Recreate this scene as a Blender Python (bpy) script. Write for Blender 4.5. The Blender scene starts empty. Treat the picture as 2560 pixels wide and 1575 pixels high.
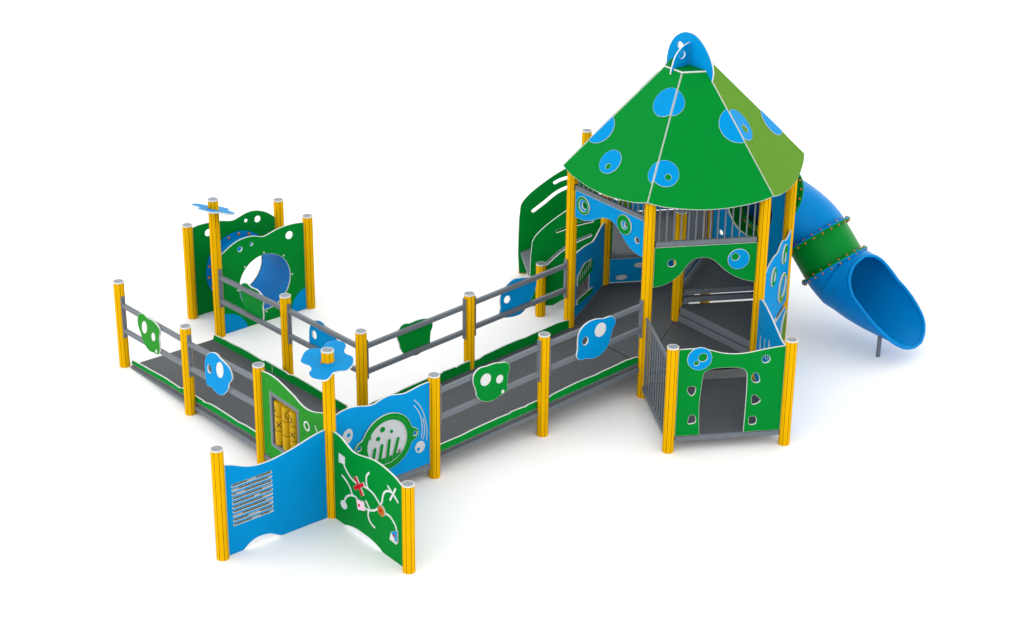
import bpy, bmesh, math
from mathutils import Vector, Matrix
C = bpy.context.scene.collection
PI = math.pi

# ------------------------------------------------------------------ materials
def mat(name, col, rough=.45, spec=.3, var=.03, scale=9., bump=0., bscale=300., coat=0.):
    m = bpy.data.materials.new(name); m.use_nodes = True
    nt = m.node_tree; b = nt.nodes['Principled BSDF']
    b.inputs['Roughness'].default_value = rough
    b.inputs['Specular IOR Level'].default_value = spec
    b.inputs['Coat Weight'].default_value = coat
    tc = nt.nodes.new('ShaderNodeTexCoord')
    n = nt.nodes.new('ShaderNodeTexNoise'); n.inputs['Scale'].default_value = scale; n.inputs['Detail'].default_value = 4
    nt.links.new(tc.outputs['Object'], n.inputs['Vector'])
    r = nt.nodes.new('ShaderNodeValToRGB')
    lo = [max(0, c * (1 - var)) for c in col]; hi = [min(1, c * (1 + var)) for c in col]
    r.color_ramp.elements[0].position = .3; r.color_ramp.elements[1].position = .7
    r.color_ramp.elements[0].color = (*lo, 1); r.color_ramp.elements[1].color = (*hi, 1)
    nt.links.new(n.outputs['Fac'], r.inputs['Fac']); nt.links.new(r.outputs['Color'], b.inputs['Base Color'])
    n2 = nt.nodes.new('ShaderNodeTexNoise'); n2.inputs['Scale'].default_value = 14; n2.inputs['Detail'].default_value = 3
    nt.links.new(tc.outputs['Object'], n2.inputs['Vector'])
    mr = nt.nodes.new('ShaderNodeMapRange'); mr.inputs['To Min'].default_value = rough - .05; mr.inputs['To Max'].default_value = rough + .07
    nt.links.new(n2.outputs['Fac'], mr.inputs['Value']); nt.links.new(mr.outputs['Result'], b.inputs['Roughness'])
    if bump:
        n3 = nt.nodes.new('ShaderNodeTexNoise'); n3.inputs['Scale'].default_value = bscale; n3.inputs['Detail'].default_value = 2
        nt.links.new(tc.outputs['Object'], n3.inputs['Vector'])
        bp = nt.nodes.new('ShaderNodeBump'); bp.inputs['Strength'].default_value = bump; bp.inputs['Distance'].default_value = .002
        nt.links.new(n3.outputs['Fac'], bp.inputs['Height']); nt.links.new(bp.outputs['Normal'], b.inputs['Normal'])
    return m
GREEN = mat('green_plastic_sheet', (0.000, 0.184, 0.022), .5, .03, bump=.1)
LIME_AND_LIT = mat('lime_and_lit_green_sheet', (0.074, 0.205, 0.004), .5, .03, bump=.1)  # true lime on small details; elsewhere green with brighter light painted in
LIT_GREEN = mat('lit_green_plastic_sheet', (0.017, 0.207, 0.017), .5, .03, bump=.1)  # copy of the green sheet with light from the left put into its colour
BLUE = mat('blue_plastic_sheet', (0.000, 0.214, 0.500), .5, .03, bump=.1)
WHITE = mat('white_sheet_core', (0.556, 0.564, 0.556), .5, .2)
PALE = mat('pale_grey_sheet', (0.421, 0.436, 0.459), .5, .25)
YELLOW = mat('yellow_painted_wood', (0.620, 0.330, 0.000), .55, .02, var=.035, scale=5, bump=.1, bscale=120)
GROOVE_SHADE = mat('painted_groove_shade', (.085, .045, .003), .8, .1)  # shade inside the post grooves, painted as a dark colour
STEEL = mat('grey_powder_coat', (0.118, 0.135, 0.155), .45, .2, bump=.1)
CAPM = mat('grey_cap_plastic', (0.218, 0.241, 0.267), .5, .2)
DECK = mat('dark_grey_deck_board', (0.073, 0.080, 0.088), .6, .2, var=.06, scale=30, bump=.3, bscale=500)
BLACK = mat('black_rubber', (.012, .012, .013), .6, .2)
TUBE_B = mat('blue_moulded_plastic', (0.000, 0.180, 0.475), .35, .05, bump=.05)
TUBE_G = mat('green_moulded_plastic', (0.000, 0.182, 0.021), .35, .05, bump=.05)
ORANGE = mat('orange_bolt_cover', (0.414, 0.128, 0.023), .4, .3)
RED = mat('red_plastic', (0.436, 0.003, 0.006), .45, .08)
PINK = mat('pink_plastic', (.80, .50, .62), .45, .3)
AMBER = mat('amber_plastic', (0.376, 0.113, 0.009), .45, .1)
CYL = mat('yellow_moulded_cylinder', (0.466, 0.271, 0.000), .4, .12)
INK = mat('black_ink', (.012, .011, .010), .6, .2)
GUN = mat('steel_rod', (0.226, 0.233, 0.241), .3, .5)
OLIVE = mat('olive_bead', (0.086, 0.086, 0.047), .5, .3)
GROUND = mat('white_studio_floor', (.885, .885, .885), .9, .05, var=.004)

# ------------------------------------------------------------------ basic helpers
def link(name, me, parent=None, mats=()):
    for m in mats:
        if m.name not in me.materials: me.materials.append(m)
    o = bpy.data.objects.new(name, me); C.objects.link(o)
    if parent: o.parent = parent
    return o
def tag(o, label, cat, group=None):
    o['label'] = label; o['category'] = cat
    if group: o['group'] = group
    return o
def thing(name, label, cat, loc=(0, 0, 0), rz=0, group=None):
    o = bpy.data.objects.new(name, None); C.objects.link(o); o.empty_display_size = .1
    o.location = loc; o.rotation_euler = (0, 0, rz)
    return tag(o, label, cat, group)
def sm(pts, n=5, closed=False):
    """Catmull-Rom through the points"""
    P = [Vector((p[0], p[1])) for p in pts]; L = len(P); out = []
    for i in range(L if closed else L - 1):
        p0 = P[(i - 1) % L] if closed or i > 0 else P[i] * 2 - P[i + 1]
        p1 = P[i]; p2 = P[(i + 1) % L]
        p3 = P[(i + 2) % L] if closed or i + 2 < L else p2 * 2 - p1
        for k in range(n):
            t = k / n
            out.append(.5 * ((2 * p1) + (p2 - p0) * t + (2 * p0 - 5 * p1 + 4 * p2 - p3) * t * t + (3 * p1 - p0 - 3 * p2 + p3) * t ** 3))
    if not closed: out.append(P[-1])
    return [(v.x, v.y) for v in out]
def avg(pts, k=1):
    """light smoothing of an open trace, ends kept"""
    for _ in range(k):
        pts = [pts[0]] + [((a[0] + 2 * b[0] + c[0]) / 4, (a[1] + 2 * b[1] + c[1]) / 4) for a, b, c in zip(pts, pts[1:], pts[2:])] + [pts[-1]]
    return pts
def circ(x, y, r, n=40, ry=None, rot=0):
    ry = ry or r; o = []
    for i in range(n):
        a = 2 * PI * i / n; u = r * math.cos(a); w = ry * math.sin(a)
        o.append((x + u * math.cos(rot) - w * math.sin(rot), y + u * math.sin(rot) + w * math.cos(rot)))
    return o
def arc(x, y, r, a0, a1, n=16):
    return [(x + r * math.cos(math.radians(a0 + (a1 - a0) * i / n)), y + r * math.sin(math.radians(a0 + (a1 - a0) * i / n))) for i in range(n + 1)]
def slot(x0, y0, x1, y1, w, n=8):
    d = Vector((x1 - x0, y1 - y0)).normalized(); a = math.degrees(math.atan2(d.y, d.x))
    return arc(x1, y1, w, a - 90, a + 90, n) + arc(x0, y0, w, a + 90, a + 270, n)
def ribbon(pts, w):
    """2D stroke outline of half width w with round ends"""
    P = [Vector(p) for p in pts]; L, R = [], []
    for i, p in enumerate(P):
        d = (P[min(i + 1, len(P) - 1)] - P[max(i - 1, 0)]).normalized(); n = Vector((-d.y, d.x))
        L.append(p + n * w); R.append(p - n * w)
    d0 = (P[1] - P[0]).normalized(); d1 = (P[-1] - P[-2]).normalized()
    def cap(c, d):
        a = math.degrees(math.atan2(d.y, d.x)); return arc(c.x, c.y, w, a - 90, a + 90, 6)[1:-1]
    return [(v.x, v.y) for v in R] + cap(P[-1], d1) + [(v.x, v.y) for v in reversed(L)] + cap(P[0], -d0)
def sheet_mesh(name, loops, t, bev=.0035):
    """flat sheet in the local XZ plane, thickness t centred on y=0, rounded arrises; slot 0 = faces, slot 1 = edges"""
    cu = bpy.data.curves.new('tmp', 'CURVE'); cu.dimensions = '2D'; cu.fill_mode = 'BOTH'
    cu.extrude = max(t / 2 - bev, .0005); cu.bevel_depth = bev; cu.bevel_resolution = 1; cu.offset = -bev
    for lp in loops:
        s = cu.splines.new('POLY'); s.points.add(len(lp) - 1)
        for i, p in enumerate(lp): s.points[i].co = (p[0], p[1], 0, 1)
        s.use_cyclic_u = True
    ob = bpy.data.objects.new('tmp', cu); C.objects.link(ob)
    dg = bpy.context.evaluated_depsgraph_get(); dg.update()
    me = bpy.data.meshes.new_from_object(ob.evaluated_get(dg)); me.name = name
    C.objects.unlink(ob); bpy.data.objects.remove(ob); bpy.data.curves.remove(cu)
    me.materials.clear()
    for p in me.polygons: p.material_index = 0 if abs(p.normal.z) > .95 else 1; p.use_smooth = False
    me.transform(Matrix.Rotation(PI / 2, 4, 'X'))
    return me
def sheet(name, loops, t, face, edge=WHITE, parent=None, y=0., bev=.0035):
    me = sheet_mesh(name, loops, t, bev); me.materials.append(face); me.materials.append(edge)
    if y: me.transform(Matrix.Translation((0, y, 0)))
    return link(name, me, parent)
def frame(a, b):
    """location and z rotation of the plane that stands on the line a->b; local x along it, local -y is its right-hand side"""
    return (a[0], a[1], 0), math.atan2(b[1] - a[1], b[0] - a[0])
def place(o, a, b):
    l, r = frame(a, b); o.location = l; o.rotation_euler = (0, 0, r); return o
class MB:
    """collects solids, then links them as one mesh"""
    def __init__(s): s.bm = bmesh.new()
    def box(s, c, size, rot=None, bev=.003):
        r = bmesh.ops.create_cube(s.bm, size=1); vs = r['verts']
        bmesh.ops.scale(s.bm, vec=size, verts=vs)
        if bev:
            es = list({e for v in vs for e in v.link_edges})
            r2 = bmesh.ops.bevel(s.bm, geom=es, offset=min(bev, min(size) * .3), segments=1, affect='EDGES', profile=.5)
            vs = list({v for f in r2['faces'] for v in f.verts} | {v for v in vs if v.is_valid})
        if rot is not None: bmesh.ops.rotate(s.bm, cent=(0, 0, 0), matrix=rot, verts=vs)
        bmesh.ops.translate(s.bm, vec=c, verts=vs); return s
    def bar(s, p, q, w, h, bev=.004):
        """square tube from p to q; w across, h upwards"""
        p = Vector(p); q = Vector(q); d = q - p; L = d.length; d.normalize()
        side = d.cross(Vector((0, 0, 1)))
        side = side.normalized() if side.length > 1e-4 else Vector((1, 0, 0))
        up = side.cross(d).normalized()
        return s.box((p + q) / 2, (L, w, h), Matrix((d, side, up)).transposed().to_3x3(), bev)
    def cyl(s, p, q, r, n=12, r2=None):
        p = Vector(p); q = Vector(q); d = q - p
        m = Matrix.Translation((p + q) / 2) @ d.to_track_quat('Z', 'Y').to_matrix().to_4x4()
        bmesh.ops.create_cone(s.bm, cap_ends=True, segments=n, radius1=r, radius2=r if r2 is None else r2, depth=d.length, matrix=m)
        return s
    def ball(s, c, r, sc=(1, 1, 1), n=10):
        m = Matrix.Translation(c) @ Matrix.Diagonal((*sc, 1)); bmesh.ops.create_uvsphere(s.bm, u_segments=n, v_segments=max(5, n * 2 // 3), radius=r, matrix=m); return s
    def prism(s, pts, z0, z1):
        lo = [s.bm.verts.new((x, y, z0)) for x, y in pts]; hi = [s.bm.verts.new((x, y, z1)) for x, y in pts]; n = len(pts)
        fs = [s.bm.faces.new(hi), s.bm.faces.new(lo[::-1])] + [s.bm.faces.new((lo[i], lo[(i + 1) % n], hi[(i + 1) % n], hi[i])) for i in range(n)]
        bmesh.ops.recalc_face_normals(s.bm, faces=fs); return s
    def build(s, name, m, parent=None, smooth=False):
        me = bpy.data.meshes.new(name); s.bm.to_mesh(me); s.bm.free(); me.materials.append(m)
        if smooth:
            for p in me.polygons: p.use_smooth = True
            me.set_sharp_from_angle(angle=math.radians(40))
        return link(name, me, parent)

# ------------------------------------------------------------------ plan of the playground (metres)
PT = dict(D=(0, 0), G=(1.333, 0), H=(2.845, 0), I=(4.352, 0), C=(0, 1.326), B=(0, 2.84), A=(0, 4.35), K=(1.333, 1.326), L=(1.333, 2.84), M=(1.333, 4.35),
          J=(2.845, 1.326), Q=(4.352, 1.317), E=(-1.335, 0), F=(0, -1.338), N=(1.333, 5.003), P=(2.663, 4.347), O=(2.663, 5.003), S=(4.811, 2.389), T=(3.696, -1.135),
          U=(4.832, -1.795), V=(5.488, -.656), W=(6.624, .004), Z=(6.624, 1.317), R=(5.488, 1.973), X=(5.488, .661), S2=(5.467, 3.525), R2=(6.144, 3.109), Z2=(7.28, 2.453))
Z_LAND, Z_DECK, Z_MID, Z_TOP, Z_ENTRY, Z_SIDE = .20, .40, .595, .79, .18, .79

# ------------------------------------------------------------------ setting
g = MB(); g.box((0, 0, -.5), (400, 400, 1), bev=0)
go = g.build('ground', GROUND); go['kind'] = 'structure'; go['label'] = 'plain white studio floor under the playground'; go['category'] = 'ground'

# ------------------------------------------------------------------ posts
POSTS = 'round yellow posts with dark grooves'
def post_mesh(h, r=.0635):
    me = bpy.data.meshes.new('post'); bm = bmesh.new(); prof = []
    for k in range(8):
        a0 = math.radians(30 + 45 * k); gw = .0023 / r
        prof += [(a0 - gw, r, 0), (a0 - gw * .6, r - .004, 1), (a0 + gw * .6, r - .004, 1), (a0 + gw, r, 1)]
        for j in range(1, 6): prof.append((a0 + gw + (PI / 4 - 2 * gw) * j / 6, r, 0))
    rings = []
    for z, kk in ((0, 1), (h - .006, 1), (h, .955)):
        rings.append([bm.verts.new((q * kk * math.cos(a), q * kk * math.sin(a), z)) for a, q, _ in prof])
    n = len(prof)
    for i in range(2):
        for k in range(n):
            j = (k + 1) % n
            f = bm.faces.new((rings[i][k], rings[i][j], rings[i + 1][j], rings[i + 1][k]))
            f.material_index = 1 if (prof[k][2] or prof[j][2]) and min(prof[k][1], prof[j][1]) < r else 0
            f.smooth = f.material_index == 0
    bm.faces.new(rings[2]); bm.faces.new(rings[0][::-1])
    bm.to_mesh(me); bm.free(); me.set_sharp_from_angle(angle=math.radians(28)); me.materials.append(YELLOW); me.materials.append(GROOVE_SHADE); return me
_cap = None
def cap_mesh():
    global _cap
    if _cap: return _cap
    me = bpy.data.meshes.new('cap'); bm = bmesh.new(); n = 40; R = []
    for r, z in ((.066, -.004), (.066, .006), (.0625, .009), (.0575, .009), (.0565, .007)):
        R.append([bm.verts.new((r * math.cos(2 * PI * i / n), r * math.sin(2 * PI * i / n), z)) for i in range(n)])
    for a, b in zip(R, R[1:]):
        for i in range(n): bm.faces.new((a[i], a[(i + 1) % n], b[(i + 1) % n], b[i]))
    f = bm.faces.new(R[-1]); f.material_index = 1
    bm.to_mesh(me); bm.free(); me.materials.append(WHITE); me.materials.append(CAPM); _cap = me; return me
def post(k, h, label, z0=0, cap=True, group=POSTS):
    o = link('post', post_mesh(h - z0)); o.location = (*PT[k], z0); tag(o, label, 'post', group)
    if cap:
        c = link('cap', cap_mesh(), o); c.location = (0, 0, h - z0)
    return o
post('A', 1.10, 'yellow capped post at the open low end of the ramp, farthest left of all posts')
post('B', 1.096, 'yellow capped post between the green eye panel and the pale blue eye panel')
post('C', 1.222, 'yellow capped post between the handrail and the noughts and crosses panel')
post('D', 1.92, 'tall yellow post through the flat blue flower, where four play panels meet')
post('E', 1.249, 'yellow capped post at the free left end of the blue slotted panel')
post('F', .995, 'shorter yellow capped post at the free right end of the green maze panel')
post('G', 1.222, 'yellow capped post between the blue wheel panel and the long ramp')
post('H', 1.243, 'yellow capped post halfway along the near rail, between green and blue eye panels')
post('J', 1.243, 'yellow capped post halfway along the far side of the long ramp')
post('K', 1.222, 'yellow capped post behind the blue flower where the two far handrails meet')
post('L', 1.093, 'yellow capped post in front of the crawl tunnel, halfway along the far handrail')
post('M', 1.80, 'tall yellow post carrying the tilted blue flower, left of the tunnel opening')
post('N', 1.248, 'yellow capped post left of the crawl tunnel, behind the tilted flower post')
post('O', 1.248, 'yellow capped post mostly hidden behind the tunnel, at the right end of its rear panel')
post('P', 1.246, 'yellow capped post at the right end of the front green tunnel panel')
post('S', .702, 'short yellow post in front of the slotted green climbing panel')
post('S2', .74, 'short yellow post peeking out left of the far slotted green panel')
post('R2', 1.94, 'tall yellow capped post whose top shows just above the left edge of the roof')
post('Z2', 1.5, 'yellow post behind the tower at the far corner of the grey side platform')
post('T', 1.277, 'yellow capped post left of the green doorway panel')
post('U', 1.277, 'yellow capped post right of the green doorway panel')
TW = 'tall tower posts under the roof'
post('I', 2.47, 'tall yellow tower post between the two arched panels, seen at full length', cap=False, group=TW)
post('Q', 2.47, 'tall yellow tower post at the top of the ramp, left of the blue arched panel', cap=False, group=TW)
post('V', 2.47, 'tall yellow tower post right of the green arched panel', cap=False, group=TW)
post('W', 2.47, 'tall yellow tower post beside the slide, rightmost under the roof', cap=False, group=TW)
post('Z', 2.47, 'tall yellow tower post at the back, seen between balusters left of the slide panel', cap=False, group=TW)
post('R', 2.47, 'tall yellow tower post at the inner end of the blue piano panel', cap=False, group=TW)
post('X', 1.80, 'yellow capped post in the middle of the tower floor', group=POSTS)

# ------------------------------------------------------------------ flower discs
FL = [(-.21, .175), (-.10, .285), (-.03, .325), (.03, .325), (.10, .275), (.16, .295), (.22, .335), (.30, .345), (.35, .295), (.365, .225), (.335, .155), (.265, .085), (.235, .015), (.25, -.065), (.23, -.125),
      (.16, -.215), (.09, -.265), (.02, -.295), (-.04, -.265), (-.11, -.255), (-.18, -.305), (-.24, -.335), (-.29, -.315), (-.33, -.245), (-.335, -.185), (-.30, -.105), (-.245, -.065), (-.215, .005), (-.23, .065), (-.235, .125)]
def flower(k, z, rot, label):
    me = sheet_mesh('flower_disc', [sm(FL, 4, True), circ(0, 0, .068, 32)], .019)
    me.transform(Matrix.Rotation(-PI / 2, 4, 'X'))
    o = link('flower_disc', me); me.materials.append(BLUE); me.materials.append(WHITE)
    o.location = (*PT[k], z); o.rotation_euler = rot
    tag(o, label, 'flower', 'flat blue flowers on posts')
    for a in (1.9, 4.2):
        b = MB(); b.ball((.088 * math.cos(a - .9), .088 * math.sin(a - .9), .012), .012, (1, 1, .6)); b.build('screw_cap', AMBER, o, True)
    return o
flower('D', 1.80, (0, 0, 0), 'flat blue flower lying level around the tall front post')

# ------------------------------------------------------------------ handrails
RAILS = 'grey two bar handrails along the ramps'
def handrail(a, b, up, lo, s0, s1, br, label):
    o = thing('handrail', label, 'handrail', *frame(PT[a], PT[b]), group=RAILS)
    for (z0, z1) in (up, lo): MB().bar((s0, 0, z0), (s1, 0, z1), .042, .056).build('rail', STEEL, o)
    for s, z0, z1 in br: MB().box((s, 0, (z0 + z1) / 2), (.016, .052, z1 - z0)).build('bracket', STEEL, o)
    return o
handrail('A', 'B', (.822, .905), (.495, .590), .075, 1.435, [(.074, .40, .935), (1.436, .50, 1.0)], 'grey handrail behind the green eye panel at the far left')
handrail('B', 'C', (.910, 1.030), (.605, .718), .075, 1.44, [(.074, .50, 1.02), (1.441, .60, 1.13)], 'grey handrail behind the pale blue eye panel on the near ramp side')
handrail('M', 'L', (.812, .912), (.497, .583), .075, 1.435, [(.074, .41, .92), (1.436, .50, 1.0)], 'grey handrail across the tunnel opening from the tilted flower post')
handrail('L', 'K', (.930, 1.014), (.610, .712), .075, 1.44, [(.074, .506, 1.018), (1.441, .60, 1.12)], 'grey handrail with the blue panel behind the level flower')
handrail('G', 'H', (1.015, 1.112), (.695, .785), .075, 1.437, [(.074, .62, 1.10), (1.438, .69, 1.20)], 'grey handrail behind the green eye panel on the long ramp')
handrail('H', 'I', (1.112, 1.175), (.803, .882), .075, 1.432, [(.074, .72, 1.18), (1.433, .78, 1.25)], 'grey handrail behind the blue eye panel next to the tower')
handrail('K', 'J', (1.022, 1.103), (.706, .790), .075, 1.437, [(.074, .62, 1.10), (1.438, .697, 1.207)], 'grey handrail in front of the green panel with no holes')
handrail('J', 'Q', (1.120, 1.208), (.808, .895), .075, 1.432, [(.074, .70, 1.20), (1.433, .79, 1.29)], 'grey handrail in front of the dark side of a blue panel at the tower')

# ------------------------------------------------------------------ eye shaped panels on the handrails
EYES = 'blob shaped panels on the handrails'
AB = [(.489, .839), (.52, .888), (.586, .926), (.648, .936), (.70, .924), (.751, .921), (.842, .931), (.915, .917), (.985, .885), (1.0, .84), (.969, .753), (.976, .688), (.971, .601), (.943, .543), (.879, .511), (.819, .507), (.726, .491), (.653, .51), (.597, .548), (.557, .592), (.534, .652), (.496, .705), (.479, .767)]
BC = [(.462, .85), (.492, .927), (.56, 1.0), (.647, 1.043), (.73, 1.055), (.796, 1.032), (.876, 1.016), (.956, 1.0), (1.006, .964), (1.033, .902), (1.014, .846), (.955, .781), (.938, .717), (.898, .66), (.809, .582), (.724, .555), (.642, .562), (.574, .583), (.49, .573), (.461, .619), (.454, .715)]
GH = [(1.825, .991), (1.829, 1.066), (1.864, 1.116), (1.924, 1.142), (2.002, 1.136), (2.063, 1.137), (2.132, 1.134), (2.203, 1.117), (2.273, 1.102), (2.318, 1.066), (2.333, 1.015), (2.319, .973), (2.302, .916), (2.303, .87), (2.295, .826), (2.304, .776), (2.278, .738), (2.234, .718), (2.19, .72), (2.155, .7), (2.084, .692), (2.014, .702), (1.944, .734), (1.9, .775), (1.874, .822), (1.865, .871), (1.847, .93)]
HI = [(3.296, 1.029), (3.302, 1.106), (3.337, 1.173), (3.4, 1.217), (3.483, 1.239), (3.577, 1.235), (3.672, 1.212), (3.728, 1.214), (3.785, 1.208), (3.834, 1.175), (3.855, 1.122), (3.842, 1.078), (3.812, 1.032), (3.795, .973), (3.771, .885), (3.726, .819), (3.652, .77), (3.577, .753), (3.501, .761), (3.435, .785), (3.369, .786), (3.312, .812), (3.286, .867), (3.299, .934)]
KJ = [(1.839, .99), (1.859, 1.066), (1.899, 1.112), (1.952, 1.126), (2.024, 1.112), (2.11, 1.12), (2.189, 1.115), (2.269, 1.095), (2.32, 1.055), (2.341, 1.011), (2.334, .959), (2.314, .918), (2.307, .861), (2.303, .803), (2.303, .765), (2.252, .727), (2.178, .697), (2.118, .68), (2.052, .69), (1.986, .72), (1.927, .756), (1.882, .835), (1.87, .898)]
JQ = [(3.32, 1.066), (3.361, 1.139), (3.43, 1.203), (3.514, 1.236), (3.613, 1.224), (3.713, 1.205), (3.798, 1.19), (3.855, 1.135), (3.858, 1.071), (3.838, 1.003), (3.811, .95), (3.776, .899), (3.72, .817), (3.65, .764), (3.579, .749), (3.493, .755), (3.40, .772), (3.308, .81), (3.31, .88), (3.322, .93), (3.314, .984)]
def eye(pts, holes, eyes, a, b, off, face, label):
    a, b = PT[a], PT[b]
    o = sheet('eye_panel', [sm(pts, 4, True)] + holes, .019, face); place(o, a, b)
    d = Vector((b[0] - a[0], b[1] - a[1])).normalized(); o.location += Vector((d.y, -d.x, 0)) * off
    for e in eyes: sheet('eye', [e], .004, WHITE, WHITE, o, -.0105, .0008)
    return tag(o, label, 'panel', EYES)
def el(x, z, rx, rz, rot=0): return circ(x, z, rx, 28, rz, math.radians(rot))
A_, B_, D_, G_, K_, J_, M_ = (PT[k] for k in 'ABDGKJM')
eye(AB, [], [el(.642, .768, .056, .088, -22), el(.838, .72, .040, .058, -20), el(.884, .553, .018, .026, -10)], 'A', 'B', .034, LIT_GREEN, 'green panel with three white oval spots at the far left')  # green sheet, stronger light on this side painted into the colour
eye(BC, [el(.555, .805, .040, .056, -15)], [el(.785, .885, .070, .105, -20)], 'B', 'C', .034, BLUE, 'blue panel with one white oval and a hole, left of the turning cylinders')
eye(GH, [], [el(1.994, .978, .072, .072), el(2.187, .925, .048, .050), el(2.233, .758, .020, .022)], 'G', 'H', .034, GREEN, 'green panel with three white spots on the near rail of the long ramp')
eye([(s - 2.845 + 0, z) for s, z in HI], [el(3.408 - 2.845, 1.011, .042, .049)], [el(3.626 - 2.845, 1.087, .083, .085)], 'H', 'I', .034, BLUE, 'blue panel with one big white spot and a hole beside the tower entrance')
eye([(s - 1.333 + 0, z) for s, z in KJ], [], [], 'K', 'J', -.034, GREEN, 'plain green panel without spots on the far rail of the long ramp')
eye([(s - 2.845, z) for s, z in JQ], [el(3.419 - 2.845, 1.002, .044, .046)], [], 'J', 'Q', -.034, BLUE, 'blue panel with a single hole on the far rail beside the tower')
eye([(s, z - .008) for s, z in AB], [], [], 'M', 'L', -.034, GREEN, 'plain green panel in front of the tunnel opening')
eye([(s - .02, z - .03) for s, z in BC], [el(.545, .800, .044, .05)], [], 'L', 'K', -.034, BLUE, 'blue panel with a single hole behind the level blue flower')
# GH is measured from D, the frame from G
for o in C.objects:
    if o.name.startswith('eye_panel') and 'three white spots on' in o.get('label', ''): o.location.x -= 1.333

# ------------------------------------------------------------------ ramps and landing
def ramp(label, a, b, L, W, z0, z1, near, far, s0=0., taper=False, yn=.05, yf=1.27):
    """deck in a local frame: x along the near edge, +y or -y to the far edge (W signed)"""
    o = thing('ramp', label, 'ramp', *frame(PT[a], PT[b]), group='ramps with dark decks')
    sg = 1 if W > 0 else -1; zz = lambda s: z0 + (z1 - z0) * (s - s0) / (L - s0)
    y0 = yn - .008; y1 = yf + .008; m = MB(); t = .022
    v = [m.bm.verts.new((s, y, zz(s) - d)) for s in (s0, L) for y in (y0, y1) for d in ((0, .006) if s == s0 and taper else (0, t))]
    for f in ((0, 2, 6, 4), (1, 5, 7, 3), (0, 1, 3, 2), (4, 6, 7, 5), (0, 4, 5, 1), (2, 3, 7, 6)): m.bm.faces.new([v[i] for i in f])
    bmesh.ops.recalc_face_normals(m.bm, faces=m.bm.faces); m.build('deck', DECK, o)
    for y in (yn - .0275, yf + .0275):                       # side channels
        m = MB(); w = .034
        hb = .028
        v = [m.bm.verts.new((s, y + k * w / 2, z)) for s, lo, hi in ((s0 + .03, zz(s0 + .03) - hb if not taper else .002, zz(s0 + .03) - .010), (L, zz(L) - hb - .056, zz(L) - .016)) for k in (-1, 1) for z in (max(lo, .002), max(hi, .008))]
        if taper:
            pass
        for f in ((0, 1, 3, 2), (4, 6, 7, 5), (0, 4, 5, 1), (2, 3, 7, 6), (1, 5, 7, 3), (0, 2, 6, 4)): m.bm.faces.new([v[i] for i in f])
        bmesh.ops.recalc_face_normals(m.bm, faces=m.bm.faces); m.build('side_beam', STEEL, o)
    for pts, y in ((near, yn), ([[q if q[1] > zz(q[0]) + .055 else (q[0], q[1] - .05) for q in seg] for seg in far], yf)):
        for seg in pts: sheet('kerb_board', [seg], .019, GREEN, WHITE, o, y, .003)
    for s in (s0 + (L - s0) * .5, L - .1): MB().box((s, (y0 + y1) / 2, zz(s) - .05), (.05, abs(y1 - y0) - .04, .05)).build('cross_beam', STEEL, o)
    return o
def shift(p, ds, dz=0): return [(s + ds, z + dz) for s, z in p]
K1A = [(.16, .098), (.196, .152), (.30, .166), (.466, .185), (.605, .193), (.776, .214), (.958, .229), (1.137, .234), (1.30, .236), (1.345, .262), (1.50, .272), (1.50, .196)]
K1B = [(1.505, .197), (1.505, .272), (1.637, .277), (1.781, .288), (1.845, .278), (1.92, .302), (2.038, .318), (2.233, .327), (2.398, .332), (2.56, .334), (2.70, .358), (2.911, .366), (3.02, .37), (3.02, .30)]
K1 = [shift(K1A, -.105, -.063), shift(K1B, -.105, -.063)]
ramp('low ramp rising from the ground at the left to the corner landing', 'A', 'C', 3.03, 1.333, .010, Z_LAND + .008, K1, K1, .055, True, .065, 1.195)
K2A = [(.04, .275), (.04, .352), (.082, .366), (.271, .375), (.384, .378), (.514, .396), (.69, .410), (.902, .424), (1.058, .428), (1.066, .440), (1.252, .443), (1.261, .434), (1.315, .450), (1.424, .457), (1.50, .46), (1.50, .368)]
K2B = [(1.505, .369), (1.505, .438), (1.60, .440), (1.672, .465), (1.848, .483), (1.997, .499), (2.166, .508), (2.300, .507), (2.375, .518), (2.566, .531), (2.759, .549), (2.893, .545), (2.96, .535), (2.96, .462)]
K2 = [shift(K2A, .02, -.031), shift(K2B, .02, -.031)]
ramp('long ramp rising from the corner landing up to the tower', 'G', 'I', 3.0, 1.326, Z_LAND + .014, Z_DECK, K2, K2, .0, False, .048, 1.278)

o = thing('landing_platform', 'square dark corner landing where the two ramps meet', 'platform')
MB().box((.667, .663, Z_LAND - .011), (1.25, 1.24, .022)).build('deck', DECK, o)
for p, q in (((.07, 0), (1.265, 0)), ((0, .07), (0, 1.255)), ((1.333, .07), (1.333, 1.255)), ((.07, 1.326), (1.265, 1.326))):
    MB().bar((*p, .150), (*q, .150), .042, .062).build('edge_beam', STEEL, o)
for a, b, L in (('C', 'K', 0), ('K', 'G', 0)): pass

# ------------------------------------------------------------------ play panels by the landing
PLAY = 'upright play panels between posts'
def panel(name, loops, a, b, face, label, t=.019, off=0, group=PLAY):
    o = sheet(name, loops, t, face); place(o, PT[a], PT[b])
    if off:
        d = Vector((PT[b][0] - PT[a][0], PT[b][1] - PT[a][1])).normalized(); o.location += Vector((d.y, -d.x, 0)) * off
    return tag(o, label, 'panel', group)
def inlay(o, name, loop, m=WHITE, t=.004, y=-.0105, holes=()): return sheet(name, [loop] + list(holes), t, m, m, o, y, min(.0008, t * .3))

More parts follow.
